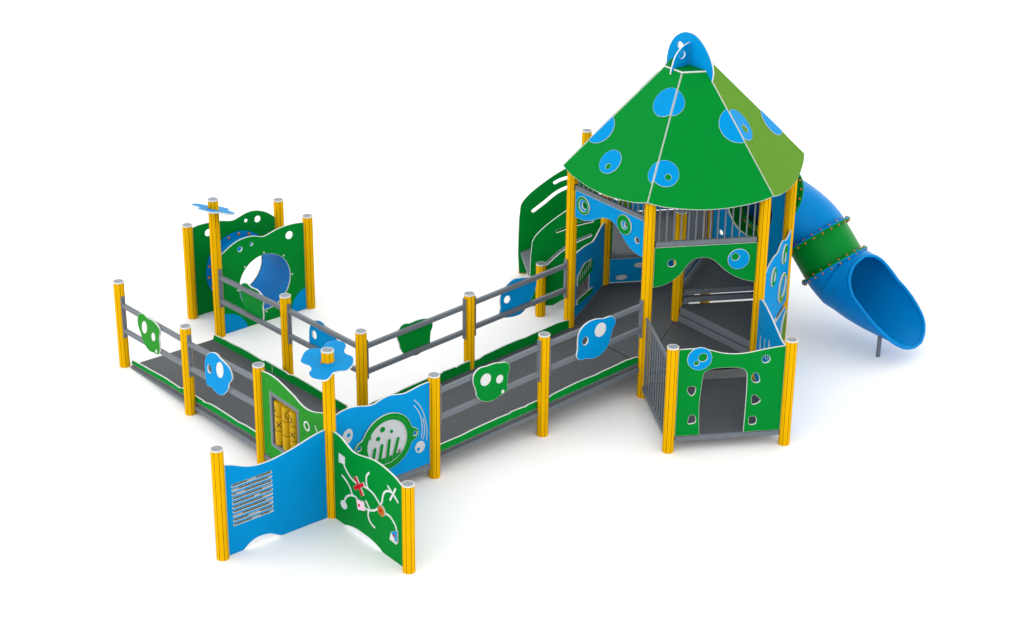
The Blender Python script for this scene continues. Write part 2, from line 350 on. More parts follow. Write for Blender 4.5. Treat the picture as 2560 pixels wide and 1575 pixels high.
# blue slotted counting panel
top = sm([(.070, 1.050), (.156, 1.022), (.232, .987), (.308, .954), (.374, .934), (.44, .921), (.50, .916), (.587, .917), (.678, .926), (.77, .941), (.863, .958), (.956, .981), (1.049, 1.005), (1.143, 1.026), (1.202, 1.036), (1.268, 1.044)], 3)
bot = sm([(.70, .002), (.66, .022), (.62, .048), (.58, .069), (.542, .082), (.479, .092), (.41, .092), (.346, .073), (.294, .043), (.252, .010)], 3) + [(.23, .002)]
sl = [slot(.150, .785 - .0497 * k, .600, .785 - .0497 * k, .0125) for k in range(10)]
ed = panel('bead_panel', [top + [(1.268, .002)] + bot + [(.070, .002)]] + sl, 'E', 'D', BLUE, 'blue panel with ten rows of small beads in slots, at the front left')
gaps = [(5, 8), (0, 2), (1, 4), (10, 12), (7, 9), (10, 12), (11, 13), (0, 3), (5, 9), (6, 9)]
for k in range(10):
    z = .785 - .0497 * k
    inlay(ed, 'slot_back', slot(.150, z, .600, z, .0125), WHITE, .003, .0085)
    MB().cyl((.142, .001, z), (.608, .001, z), .0035, 8).build('rod', GUN, ed)
    for j in range(13):
        if gaps[k][0] <= j < gaps[k][1] or (j % 13 == 12 and k % 2): continue
        if len([c for c in ed.children if c.name.startswith('bead')]) >= 100: break
        x = .160 + .0345 * j; MB().cyl((x, 0, z), (x + .025, 0, z), .0092, 10).build('bead', OLIVE, ed, True)

# green maze panel
top = sm([(.066, 1.030), (.16, 1.03), (.238, 1.01), (.315, .98), (.392, .953), (.469, .951), (.547, .964), (.624, .983), (.701, 1.001), (.796, 1.016), (.89, 1.017), (.983, 1.009), (1.076, .994), (1.149, .976), (1.204, .953), (1.272, .925)], 3)
bot = sm([(.90, .004), (.854, .026), (.768, .050), (.671, .062), (.574, .064), (.476, .062), (.377, .048), (.277, .020), (.235, .004)], 3)
df = panel('maze_panel', [top + [(1.272, .002), (.91, .002)] + bot + [(.066, .002)]], 'D', 'F', GREEN, 'green panel with white maze tracks and small coloured sliders, at the front')
for p in ([(.25, .734), (.284, .691), (.341, .645), (.418, .616), (.52, .612), (.613, .635), (.69, .638), (.766, .622), (.822, .59), (.874, .55), (.888, .53)],
          [(.216, .585), (.288, .556), (.346, .511), (.374, .471), (.392, .436)],
          [(.236, .27), (.27, .344), (.321, .395), (.392, .431), (.451, .436), (.56, .40), (.624, .387), (.682, .395), (.76, .428), (.818, .469), (.867, .522), (.881, .548), (.907, .592), (.922, .65), (.938, .703), (.977, .75), (1.024, .777), (1.08, .785), (1.126, .765), (1.181, .721)],
          [(1.016, .828), (1.09, .782), (1.181, .721)], [(1.143, .855), (1.10, .775), (1.05, .689)],
          [(.696, .833), (.66, .791), (.645, .746), (.649, .684), (.671, .645)],
          [(.631, .478), (.664, .445), (.687, .410), (.665, .354), (.669, .304), (.697, .265), (.735, .244), (.773, .236)],
          [(.91, .499), (.97, .493), (1.046, .491), (1.101, .459), (1.137, .426), (1.15, .38)]):
    inlay(df, 'track', ribbon(sm(p, 4), .0115), WHITE, .003 if len(p) < 9 else .0034)
inlay(df, 'track_end', [(.165, .828), (.274, .822), (.270, .736), (.163, .718)], WHITE, .0042)
inlay(df, 'track_end', el(.232, .245, .058, .050, 20), WHITE, .0042)
def sli(name, loop, m): return sheet(name, [loop], .016, m, WHITE, df, -.0175, .0014)
r = Matrix.Rotation(math.radians(-48), 2)
def cross(cx, cy, l1, l2, w, a1, a2):
    o = []
    for a, b, c in ((a1, l1, w), (a1 + PI / 2 + a2, l2, w), (a1 + PI, l1, w), (a1 + 3 * PI / 2 + a2, l2, w)):
        d = Vector((math.cos(a), math.sin(a))); n = Vector((-d.y, d.x)); q = Vector((cx, cy))
        o += [q + d * c - n * c, q + d * b - n * c, q + d * b + n * c, q + d * c + n * c]
    return [(v.x, v.y) for v in o]
sli('cross_slider', cross(.530, .606, .105, .105, .022, math.radians(127), 0), RED)
sq = sli('square_slider', [(.480, .432), (.603, .458), (.622, .361), (.503, .320)], PINK)
MB().ball((.531, -.026, .386), .018, (1, .5, 1)).build('knob', RED, sq, True)
dk = sli('round_slider', circ(.912, .499, .060, 28), AMBER)
MB().ball((.905, -.026, .499), .020, (1, .5, 1)).build('knob', RED, dk, True)
inlay(df, 'track_end', [(1.055, .322), (1.030, .222), (1.143, .214), (1.178, .257), (1.178, .398)], WHITE, .0042)
bk = sli('kite_slider', [(1.066, .326), (1.180, .402), (1.178, .245), (1.115, .300)], BLUE)
MB().ball((1.128, -.026, .318), .017, (1, .5, 1)).build('knob', RED, bk, True)
MB().ball((1.125, -.014, .255), .013, (1, .5, 1)).build('ball', GUN, df, True)

# green noughts and crosses panel (measured from D, turned round so that the visible side is its right hand side)
L0 = 1.326; fl = lambda p: [(L0 - s, z) for s, z in p]
top = sm([(1.262, 1.186), (1.20, 1.195), (1.141, 1.204), (1.08, 1.209), (1.014, 1.209), (.95, 1.204), (.889, 1.193), (.765, 1.168), (.643, 1.140), (.58, 1.117), (.52, 1.098), (.449, 1.087), (.357, 1.091), (.245, 1.118), (.16, 1.150), (.066, 1.180)], 3)
out = fl(top) + [(L0 - .066, .186), (L0 - 1.262, .186)]
hole = fl([(1.112, 1.006), (.560, 1.006), (.560, .355), (1.112, .355)])
cd = panel('noughts_and_crosses_panel', [out, hole], 'C', 'D', LIT_GREEN, 'green panel with nine yellow turning cylinders in a grey frame')  # same green as its neighbours, with left-hand light painted in
sheet('frame', [hole, fl([(1.072, .966), (.600, .966), (.600, .395), (1.072, .395)])], .105, STEEL, STEEL, cd, .041, .003)
inlay(cd, 'ring_mark', fl(circ(.412, .885, .056, 28)), WHITE, holes=[fl(circ(.412, .885, .038, 28))])
inlay(cd, 'stroke_mark', fl(ribbon([(.254, .953), (.22, .903)], .007)), WHITE)
def wrap_mark(kind, r, cx, cz, ang, parent):
    m = MB(); R = r + .0012
    def strip(pts, w):
        P = [Vector(p) for p in pts]; prev = None
        for i, p in enumerate(P):
            d = (P[min(i + 1, len(P) - 1)] - P[max(i - 1, 0)]).normalized(); n = Vector((-d.y, d.x)) * w; row = []
            for q in (p - n, p + n):
                a = ang + q.x / r; row.append(m.bm.verts.new((cx + R * math.cos(a), .040 + R * math.sin(a), cz + q.y)))
            if prev: m.bm.faces.new((prev[0], row[0], row[1], prev[1]))
            prev = row
    if kind == 'x':
        for sx in (-1, 1): strip([(sx * t * .030, t * .032) for t in (-1, -.75, -.5, -.25, 0, .25, .5, .75, 1)], .0042)
    else: strip([(.034 * math.cos(t * PI / 12), .042 * math.sin(t * PI / 12)) for t in range(25)], .0042)
    return m.build('mark', INK, parent)
VIEW = math.radians(-38)                                             # local direction the front left viewer looks from
for ci, x in enumerate((.320, .464, .608)):
    cyy = .040
    MB().cyl((x, cyy, .36), (x, cyy, .96), .008, 8).build('spindle', GUN, cd)
    for ri, z in enumerate((.832, .656, .480)):
        me = MB(); rc = .056
        prof = [(0, -.085), (.042, -.085), (.051, -.081), (rc, -.073), (rc, .073), (.051, .081), (.042, .085), (0, .085)]
        R = []; n = 28
        for r_, zz_ in prof:
            R.append([me.bm.verts.new((x + max(r_, .009) * math.cos(2 * PI * i / n), cyy + max(r_, .009) * math.sin(2 * PI * i / n), z + zz_)) for i in range(n)])
        for a, b in zip(R, R[1:]):
            for i in range(n): me.bm.faces.new((a[i], a[(i + 1) % n], b[(i + 1) % n], b[i]))
        cy = me.build('cylinder', CYL, cd, True)
        k = {(0, 0): ('o', -122), (0, 1): ('x', -46), (0, 2): ('x', 32), (1, 0): ('o', -20), (1, 1): ('x', 110), (1, 2): ('o', 42), (2, 0): ('o', -103), (2, 1): ('x', -66), (2, 2): ('o', -110)}[(ci, ri)]
        wrap_mark(k[0], rc, x, z, math.radians(k[1]), cy)

# blue wheel panel
top = sm([(.066, 1.164), (.145, 1.186), (.208, 1.192), (.283, 1.189), (.358, 1.174), (.446, 1.149), (.509, 1.136), (.56, 1.138), (.612, 1.151), (.676, 1.168), (.74, 1.174), (.805, 1.164), (.895, 1.143), (.96, 1.137), (1.038, 1.147), (1.13, 1.162), (1.223, 1.169), (1.268, 1.168)], 3)
dg = panel('wheel_panel', [top + [(1.268, .186), (.066, .186)]], 'D', 'G', BLUE, 'blue panel with a big green and white turning disc')
cx, cz = .696, .648
def lobe(ax, az, r): return circ(ax, az, r, 28)
wheel = []
for i in range(120):
    a = 2 * PI * i / 120; rr = .332
    for la in (-2.5, 173.5):
        d = math.degrees(a) - la; d = (d + 180) % 360 - 180
        if abs(d) < 16: rr = max(rr, .332 + .082 * (math.cos(math.radians(d * 180 / 16)) * .5 + .5) ** .6)
    wheel.append((cx + rr * math.cos(a), cz + rr * math.sin(a)))
ear = [circ(cx + .362 * math.cos(math.radians(a)), cz + .362 * math.sin(math.radians(a)), .027, 22) for a in (-2.5, 173.5)]
win = circ(cx, cz, .252, 60)
wh = sheet('turning_disc', [wheel, win] + ear, .019, GREEN, WHITE, dg, -.022)
inlay(wh, 'disc_face', circ(cx, cz, .2525, 60), PALE, .004, -.020)
sheet('line_ring', [circ(cx, cz, .2925, 60), circ(cx, cz, .289, 60)], .002, LIME_AND_LIT, LIME_AND_LIT, wh, -.0318, .0003)
for x, z, r_ in ((.643, .814, .030), (.756, .756, .018), (.584, .722, .024), (.468, .770, .026)): inlay(wh, 'dot', circ(x, z, r_, 24), GREEN, .010, -.025)
for p, w in (([(.536, .615), (.508, .47)], .021), ([(.627, .632), (.589, .43)], .021), ([(.722, .660), (.690, .43)], .021), ([(.835, .645), (.775, .44)], .021)):
    sheet('finger', [ribbon(p, w)], .010, GREEN, WHITE, wh, -.026, .0012)
low = [q for q in circ(cx, cz, .2525, 120) if q[1] < .470]
inlay(wh, 'base_patch', sorted(low, key=lambda q: q[0]), GREEN, .010, -.0252)
MB().ball((.853, -.034, .494), .017).build('ball', GUN, wh, True)
def egg(x, z, rx, rz, rot, hx, hz, hr):
    inlay(dg, 'egg_spot', el(x, z, rx, rz, rot), PALE, holes=[circ(hx, hz, hr, 22)])
egg(.205, .868, .066, .092, -18, .222, .884, .024)
egg(1.134, .434, .066, .070, 10, 1.112, .413, .022)
for p in ([(1.066, 1.02), (1.141, .921), (1.187, .816), (1.212, .711), (1.229, .597), (1.221, .489)], [(1.06, .956), (1.121, .862), (1.15, .78), (1.163, .703), (1.165, .606), (1.151, .538)], [(1.177, .768), (1.192, .682), (1.194, .584), (1.174, .511)]):
    inlay(dg, 'line_mark', ribbon(sm(p, 4), .0042), PALE, .003)

# ------------------------------------------------------------------ crawl tunnel
pt = sm([(.066, 1.062), (.143, 1.11), (.226, 1.155), (.325, 1.189), (.439, 1.201), (.53, 1.193), (.60, 1.170), (.655, 1.151), (.71, 1.152), (.79, 1.172), (.866, 1.190), (.967, 1.203), (1.067, 1.206), (1.168, 1.199), (1.264, 1.183)], 3)
tc = (.672, .535)
hl = [circ(1.048, 1.068, .050, 28), circ(.332, 1.071, .034, 24), circ(.499, 1.094, .020, 20)]
mp = panel('tunnel_panel', [pt + [(1.264, .002), (.066, .002)], circ(*tc, .372, 56)] + hl, 'M', 'P', GREEN, 'front green panel of the crawl tunnel with a large round opening', group='green panels of the crawl tunnel')
inlay(mp, 'corner_patch', [(.068, .004), (.068, .264)] + arc(.068, -.068, .332, 88, 13, 14) , BLUE, .005)
inlay(mp, 'corner_patch', [(1.262, .004), (1.045, .004)] + arc(1.322, .03, .277, 174, 103, 14)[1:] , BLUE, .005)
for k in range(8):
    a = math.radians(45 * k + 0); MB().cyl((tc[0] + .40 * math.cos(a), -.008, tc[1] + .40 * math.sin(a)), (tc[0] + .40 * math.cos(a), -.015, tc[1] + .40 * math.sin(a)), .013, 12, .009).build('screw', WHITE, mp)
pt2 = [(1.33 - s, z) for s, z in reversed(pt)]
no = panel('tunnel_panel', [[(s, z) for s, z in sm([(.066, 1.200), (.162, 1.215), (.301, 1.211), (.40, 1.202), (.50, 1.184), (.575, 1.163), (.652, 1.152), (.737, 1.172), (.822, 1.197), (.90, 1.206), (.96, 1.203), (1.023, 1.189), (1.123, 1.147), (1.205, 1.09), (1.264, 1.038)], 3)] + [(1.264, .002), (.066, .002)], circ(*tc, .372, 56),
           circ(.285, 1.079, .045, 28), circ(.836, 1.1, .022, 20), circ(1.007, 1.076, .042, 28)], 'N', 'O', GREEN, 'rear green panel of the crawl tunnel standing behind the tall flower post', group='green panels of the crawl tunnel')
def sweep(name, rings, m, parent, solid=.008, closed=True):
    bm = bmesh.new(); R = [[bm.verts.new(p) for p in r] for r in rings]
    for a, b in zip(R, R[1:]):
        n = len(a)
        for i in range(n if closed else n - 1): bm.faces.new((a[i], a[(i + 1) % n], b[(i + 1) % n], b[i]))
    bmesh.ops.recalc_face_normals(bm, faces=bm.faces)
    me = bpy.data.meshes.new(name); bm.to_mesh(me); bm.free(); me.materials.append(m)
    for p in me.polygons: p.use_smooth = True
    o = link(name, me, parent)
    if solid:
        md = o.modifiers.new('thickness', 'SOLIDIFY'); md.thickness = solid; md.offset = 0
        bpy.context.view_layer.update(); dg_ = bpy.context.evaluated_depsgraph_get()
        nm = bpy.data.meshes.new_from_object(o.evaluated_get(dg_)); o.modifiers.clear(); o.data = nm; nm.name = name
        nm.set_sharp_from_angle(angle=math.radians(50))
    return o
tn = thing('crawl_tunnel', 'blue crawl tunnel tube between the two green panels', 'tunnel', (1.333 + tc[0], 4.362, tc[1]))
ln = 5.003 - 4.362 - .012
sweep('tube', [[(.385 * math.cos(2 * PI * i / 64), y, .385 * math.sin(2 * PI * i / 64)) for i in range(64)] for y in (0, ln * .33, ln * .66, ln)], TUBE_B, tn, .01)
for y in (.012, ln - .02):
    m = MB()
    ro = [(.462, -.007), (.462, .007), (.39, .007), (.39, -.007)]; rg = [[m.bm.verts.new((r_ * math.cos(2 * PI * i / 64), y + d, r_ * math.sin(2 * PI * i / 64))) for i in range(64)] for r_, d in ro]
    for q in range(4):
        for i in range(64): m.bm.faces.new((rg[q][i], rg[q][(i + 1) % 64], rg[(q + 1) % 4][(i + 1) % 64], rg[(q + 1) % 4][i]))
    bmesh.ops.recalc_face_normals(m.bm, faces=m.bm.faces); fo = m.build('flange', TUBE_B, tn)
    for k in range(18):
        a = 2 * PI * k / 18 + .1; c = (.43 * math.cos(a), y, .43 * math.sin(a)); sg = 1 if y < .1 else -1
        MB().ball((c[0], y + sg * .010, c[2]), .019, (1, .7, 1), 10).build('bolt', ORANGE, fo, True)
# tilted flower on the rear post
vr, vu, vf = Vector((.7907, -.6123, 0)), Vector((.2654, .3427, .9012)), Vector((.5518, .7125, -.4334))
fo_ = flower('M', 1.672, (0, 0, 0), 'flat blue flower tilted edge on around the tall post left of the tunnel')
nrm = (vu * .985 + vr * .21 - vf * .13).normalized()
fo_.rotation_euler = Vector((0, 0, 1)).rotation_difference(nrm).to_euler()

# ------------------------------------------------------------------ tower floors
def V2(k): return Vector(PT[k])
def inset(pts, d):
    P = [Vector(p) for p in pts]; n = len(P); o = []
    for i in range(n):
        a = (P[i] - P[i - 1]).normalized(); b = (P[(i + 1) % n] - P[i]).normalized()
        na = Vector((-a.y, a.x)); nb = Vector((-b.y, b.x)); k = (na + nb) / (1 + na.dot(nb)); o.append(P[i] + k * d)
    return [(v.x, v.y) for v in o]
def ccw(keys):
    P = [V2(k) for k in keys]; a = sum(P[i - 1].x * P[i].y - P[i].x * P[i - 1].y for i in range(len(P)))
    return [(p.x, p.y) for p in (P if a > 0 else P[::-1])]
def slab(keys, z, name, parent, t=.022, d=.003): return MB().prism(inset(ccw(keys), d), z - t, z).build(name, DECK, parent)
def edge(a, b, z0, z1, parent, name='edge_beam', g0=.068, g1=.068, w=.045, m=STEEL, off=0):
    a, b = V2(a), V2(b); d = (b - a).normalized(); n = Vector((d.y, -d.x)) * off
    p, q = a + d * g0 + n, b - d * g1 + n
    return MB().bar((p.x, p.y, (z0 + z1) / 2), (q.x, q.y, (z0 + z1) / 2), w, z1 - z0).build(name, m, parent)
fl_ = thing('tower_deck', 'dark grey tower floor at the top of the ramp around the middle post', 'platform')
for t in ('QIX', 'IVX', 'QXR', 'RXZ'): slab(t, Z_DECK, 'deck_board', fl_)
for a, b in (('Q', 'I'), ('I', 'V'), ('V', 'X'), ('Q', 'R'), ('R', 'Z'), ('I', 'X'), ('Q', 'X')): edge(a, b, .315, .375, fl_)
edge('I', 'V', .285, .312, fl_, 'edge_seal', m=BLACK, w=.03)
st = thing('step_platform', 'dark triangular step in the tower behind the green doorway panel', 'platform')
slab('XVW', Z_MID, 'deck_board', st)
edge('X', 'V', .505, .590, st); edge('X', 'V', .405, .488, st, off=.012); edge('V', 'W', .530, .588, st); edge('X', 'W', .545, .585, st, w=.03)
for z in (.545, .447): MB().box((V2('X').x + .0, V2('X').y - .078, z), (.052, .012, .055), bev=0).build('end_cap', BLACK, st)
edge('X', 'W', .632, .694, thing('stair_tread', 'narrow grey step between the triangular step and the upper floor', 'step'), 'tread', w=.075)
tp = thing('upper_platform', 'dark upper tower floor in front of the slide opening', 'platform')
slab('XWZ', Z_TOP, 'deck_board', tp)
edge('X', 'W', .728, .786, tp); edge('W', 'Z', .728, .766, tp); edge('Z', 'X', .728, .766, tp)
en = thing('entry_platform', 'low dark platform behind the green doorway panel', 'platform')
slab('TUVI', Z_ENTRY, 'deck_board', en, d=.03)
edge('T', 'U', .125, .179, en); edge('I', 'T', .10, .155, en); edge('V', 'U', .10, .155, en); edge('I', 'V', .10, .155, en)
sd = thing('side_platform', 'grey platform behind the tower between the slotted green panels and the slide', 'platform')
slab(('R', 'Z', 'Z2', 'R2'), Z_SIDE, 'deck_board', sd, .025)
for a, b in (('R', 'R2'), ('R2', 'Z2'), ('Z2', 'Z')): edge(a, b, .70, .765, sd)

# ------------------------------------------------------------------ balustrades
FEN = 'grey balustrades with thin round bars'
def fence(a, b, zb0, zb1, zt0, zt1, n, label, s0=.07, s1=.07, r=.0095, bw=.045, tw=.04, slope=0):
    L = (V2(b) - V2(a)).length; o = thing('balustrade', label, 'railing', *frame(PT[a], PT[b]), group=FEN)
    MB().bar((s0, 0, (zb0 + zb1) / 2), (L - s1, 0, (zb0 + zb1) / 2), bw, zb1 - zb0).build('bottom_rail', STEEL, o)
    MB().bar((s0, 0, (zt0 + zt1) / 2), (L - s1, 0, (zt0 + zt1) / 2 + slope), tw, zt1 - zt0).build('top_rail', STEEL, o)
    for k in range(n):
        s = s0 + (L - s0 - s1) * (k + .5) / n
        MB().cyl((s, 0, zb1 - .002), (s, 0, zt0 + .004 + slope * s / L), r, 10).build('bar', STEEL, o, True)
    for s in (s0 - .004, L - s1 + .004): MB().box((s, 0, (zb0 + zb1) / 2), (.012, bw + .006, zb1 - zb0 + .006), bev=0).build('end_cap', BLACK, o)
    return o
fence('I', 'V', 1.884, 1.941, 2.40, 2.43, 14, 'grey bars under the roof above the green arched panel')
fence('Q', 'I', 2.178, 2.236, 2.44, 2.465, 14, 'short grey bars under the roof above the blue arched panel')
fence('X', 'Z', .86, .90, 1.70, 1.74, 14, 'dark balustrade inside the tower from the middle post to the back')
it = fence('I', 'T', .135, .160, 1.0, 1.03, 11, 'grey sloping balustrade between the tower and the green doorway panel', .03, .06, .010, .04, .034, .03)
MB().ball((.045, 0, 1.075), .020).build('knob', RED, it, True)

# ------------------------------------------------------------------ tower panels
TWP = 'plastic panels of the tower'
bot = sm([(1.252, 1.728), (1.215, 1.728), (1.13, 1.736), (1.028, 1.765), (.945, 1.815), (.861, 1.889), (.79, 1.953), (.714, 1.990), (.653, 1.998), (.592, 1.990), (.521, 1.969), (.451, 1.936), (.39, 1.898), (.309, 1.863), (.226, 1.842), (.142, 1.833), (.066, 1.832)], 3)
qi = panel('arched_panel', [[(.066, 2.172), (1.252, 2.172)] + bot, circ(.228, 2.027, .045, 26), circ(.940, 2.025, .029, 22), circ(1.133, 1.903, .038, 26)], 'Q', 'I', BLUE, 'blue arched panel with two green rings above the tower entrance', group=TWP)
sheet('ring', [circ(.219, 2.028, .110, 44), circ(.222, 2.028, .073, 36)], .016, GREEN, WHITE, qi, -.0185)
sheet('ring', [circ(.924, 2.027, .119, 44), circ(.930, 2.026, .050, 32)], .016, GREEN, WHITE, qi, -.0185)
bot = sm([(1.252, 1.384), (1.196, 1.393), (1.112, 1.417), (1.026, 1.457), (.94, 1.510), (.867, 1.573), (.808, 1.632), (.765, 1.672), (.708, 1.706), (.639, 1.719), (.57, 1.714), (.51, 1.690), (.464, 1.648), (.425, 1.594), (.387, 1.538), (.334, 1.487), (.268, 1.440), (.187, 1.402), (.066, 1.378)], 3)
iv = panel('arched_panel', [[(.066, 1.872), (1.252, 1.872)] + bot, circ(.271, 1.672, .046, 28)], 'I', 'V', GREEN, 'green arched panel with a big blue disc above the doorway', group=TWP)
sheet('disc', [circ(1.040, 1.682, .126, 48), circ(.999, 1.713, .044, 28)], .012, BLUE, WHITE, iv, -.0165)
# doorway panel
tt = sm([(.066, 1.246), (.159, 1.248), (.26, 1.246), (.34, 1.237), (.405, 1.222), (.476, 1.198), (.56, 1.173), (.666, 1.158), (.772, 1.156), (.877, 1.167), (.981, 1.185), (1.098, 1.203), (1.252, 1.220)], 3)
door = sm([(.838, .184), (.841, .357), (.843, .555), (.843, .75), (.840, .86)], 3) + sm([(.838, .885), (.827, .928), (.795, .963), (.735, .984), (.641, .994), (.523, .996), (.441, .987), (.383, .971), (.356, .939), (.348, .895)], 3) + sm([(.345, .87), (.336, .759), (.327, .63), (.326, .46), (.343, .184)], 3)
hs = [sm([(.181, .757), (.199, .788), (.241, .788), (.272, .768), (.266, .712), (.234, .675), (.197, .710)], 3, True), sm([(.210, .336), (.216, .415), (.241, .438), (.284, .417), (.290, .347), (.25, .330)], 3, True),
      sm([(.890, .860), (.915, .905), (.945, .908), (.966, .880), (.984, .819), (.962, .789), (.912, .802)], 3, True), sm([(.908, .615), (.935, .640), (.965, .620), (1.006, .571), (.977, .534), (.918, .528)], 3, True), sm([(.891, .345), (.905, .370), (.966, .365), (.977, .295), (.950, .272), (.898, .280)], 3, True), circ(1.038, 1.070, .046, 28)]
tu = panel('entrance_panel', [tt + [(1.252, .184)] + door + [(.066, .184)]] + hs, 'T', 'U', GREEN, 'green panel with a doorway opening and small stone shaped holes', group=TWP)
sheet('disc', [circ(.296, 1.128, .137, 48), circ(.331, 1.142, .049, 28), circ(.263, 1.077, .027, 22)], .012, BLUE, WHITE, tu, -.0165)
# side panel of the doorway
vt = sm([(.066, 1.180), (.12, 1.208), (.20, 1.220), (.327, 1.214), (.429, 1.203), (.529, 1.190), (.681, 1.162), (.83, 1.135), (.92, 1.117), (1.02, 1.108), (1.116, 1.120), (1.252, 1.14)], 3)
vu_ = panel('wavy_panel', [vt + [(1.252, .184), (.066, .184)]], 'V', 'U', BLUE, 'blue wavy topped side panel right of the doorway with white scratched lines', group=TWP)
for p in ([(.209, .79), (.209, .56)], [(.381, .83), (.381, .60)], [(.539, .895), (.539, .62)], [(.209, .70), (.30, .58)], [(.381, .75), (.47, .62)], [(.539, .895), (.74, .62)], [(.60, .70), (.74, .70)]):
    inlay(vu_, 'line_mark', ribbon(p, .007), WHITE, .003)
# outer panels beside the slide
wt = sm([(.066, 1.46), (.15, 1.485), (.28, 1.506), (.443, 1.511), (.56, 1.494), (.645, 1.492), (.71, 1.520), (.771, 1.541), (.84, 1.548), (.90, 1.538), (.97, 1.505), (1.045, 1.490), (1.15, 1.50), (1.252, 1.53)], 3)
vw = panel('wave_panel', [wt + [(1.252, .605), (.066, .605)]], 'V', 'W', BLUE, 'bright blue panel with raised green rings between the two right tower posts', off=.040, group=TWP)
sheet('ring', [circ(.42, 1.265, .115, 40), el(.44, 1.265, .045, .060)], .022, GREEN, WHITE, vw, -.0215)
sheet('ring', [circ(.93, .912, .185, 48), circ(.955, .925, .130, 40)], .022, LIME_AND_LIT, WHITE, vw, -.0215)  # lime stands in for stronger light on this green lower ring
sheet('ring', [circ(.93, 1.345, .120, 40), el(.935, 1.305, .040, .060)], .022, GREEN, WHITE, vw, -.0215)
vl = panel('wave_panel', [[(.066, .03), (1.252, .03), (1.252, .525), (.066, .525)]], 'V', 'W', BLUE, 'lower blue panel with a green half disc below the right side of the tower', off=.040, group=TWP)
sheet('disc', [[(1.245, .09)] + arc(1.245, .27, .21, 90, 235, 18)], .022, LIME_AND_LIT, WHITE, vl, -.0215)  # green disc with the brighter light painted in as lime
# slide panel with round opening, seen from inside
panel('slide_panel', [sm([(.066, 2.25), (.3, 2.33), (.66, 2.36), (1.0, 2.33), (1.252, 2.25)], 4) + [(1.252, .80), (.066, .80)], circ(.66, 1.585, .385, 56), circ(.218, 1.091, .032, 22)], 'Z', 'W', BLUE, 'blue panel with the round green slide opening at the back of the tower', group=TWP)
# piano panel
qt = sm([(.066, 1.285), (.178, 1.274), (.373, 1.252), (.52, 1.232), (.64, 1.209), (.75, 1.182), (.821, 1.175), (.909, 1.187), (1.041, 1.226), (1.15, 1.25), (1.252, 1.25)], 3)
qr = panel('piano_panel', [qt + [(1.252, .41), (.066, .41)], [(.225, .60), (.700, .60), (.700, .88), (.225, .88)]], 'Q', 'R', BLUE, 'blue panel with a small green framed row of steel bars inside the tower', group=TWP)
inlay(qr, 'dark_gap_sheet', [(.225, .60), (.700, .60), (.700, .88), (.225, .88)], BLACK, .004, .0085)  # black sheet added so the shaded gaps behind the bars look dark
sl = [slot(.30 + .075 * k, .875 + .006 * k, .30 + .075 * k, .945 + .006 * k, .006, 5) for k in range(6)]
sheet('bar_holder', [sm([(.205, .93), (.224, .965), (.285, .982), (.358, 1.005), (.432, 1.026), (.508, 1.024), (.58, 1.002), (.65, .990), (.70, .992), (.74, .975), (.765, .955)], 3) + [(.765, .82), (.70, .815), (.45, .822), (.205, .835)]] + sl, .020, GREEN, WHITE, qr, -.0205)
sheet('bar_holder', [[(.195, .590), (.195, .655), (.775, .585), (.775, .510)]], .024, GREEN, WHITE, qr, -.0225)
for k in range(8): MB().cyl((.262 + .056 * k, -.006, .60), (.262 + .056 * k, -.006, .86), .0065, 10).build('bar', GUN, qr, True)
# climbing riser with holds
edge('R', 'Z', .735, .785, sd)
edge('Z', 'X', .41, .722, tp, 'riser_board', w=.02)
rz_ = panel('riser_panel', [[(.066, .405), (1.252, .405), (1.252, .728), (.066, .728)]], 'R', 'Z', BLUE, 'low dark blue riser with two white climbing holds inside the tower', group=TWP)
for x, z in ((.215, .485), (.445, .640), (.80, .50), (1.03, .65)): sheet('hold', [sm(circ(x, z, .078, 12, .034, .05), 2, True)], .045, PALE, PALE, rz_, -.032, .014)

# ------------------------------------------------------------------ slotted green climbing side
u_ = [(-.125, .50), (-.122, .80), (-.113, .949)]
ot = sm([(-.105, .975), (-.07, 1.045), (.0, 1.125), (.063, 1.184), (.16, 1.262), (.26, 1.336), (.36, 1.403), (.50, 1.48), (.66, 1.545), (.80, 1.585), (.90, 1.60)], 3)
outl = [(-.112, .089), (-.13, .30), (-.128, .56), (-.122, .80)] + ot + [(.90, .60), (.62, .36), (.287, .158), (.171, .089)]
s1 = ribbon(sm([(.205, 1.100), (.29, 1.131), (.426, 1.175), (.54, 1.202), (.635, 1.219)], 4), .019)
s2 = ribbon(sm([(.03, .612), (.10, .69), (.233, .818), (.36, .908), (.50, .98), (.620, 1.028)], 4), .019)
GP = 'slotted green climbing panels'
panel('curved_panel', [outl, s1, s2], 'S', 'R', GREEN, 'nearer green curved panel with two long slots behind the short post', off=-.085, group=GP)
sh = lambda p: [(s + .045, z - .06 if z < .2 else z + .01) for s, z in p]
panel('curved_panel', [sh(outl), ribbon(sm([(.38, 1.285), (.45, 1.322), (.56, 1.352), (.70, 1.378)], 4), .022), ribbon(sm([(.105, .905), (.25, 1.02), (.36, 1.115), (.46, 1.18), (.62, 1.245)], 4), .022)], 'S2', 'R2', GREEN, 'farther green curved panel with white showing through its slots', off=.085, group=GP)
d_ = (V2('R') - V2('S')).normalized(); nn = Vector((d_.y, -d_.x))
cr = thing('climbing_ramp', 'grey ribbed board rising between the two slotted green panels', 'ramp', *frame(PT['S'], PT['R']))
m = MB()
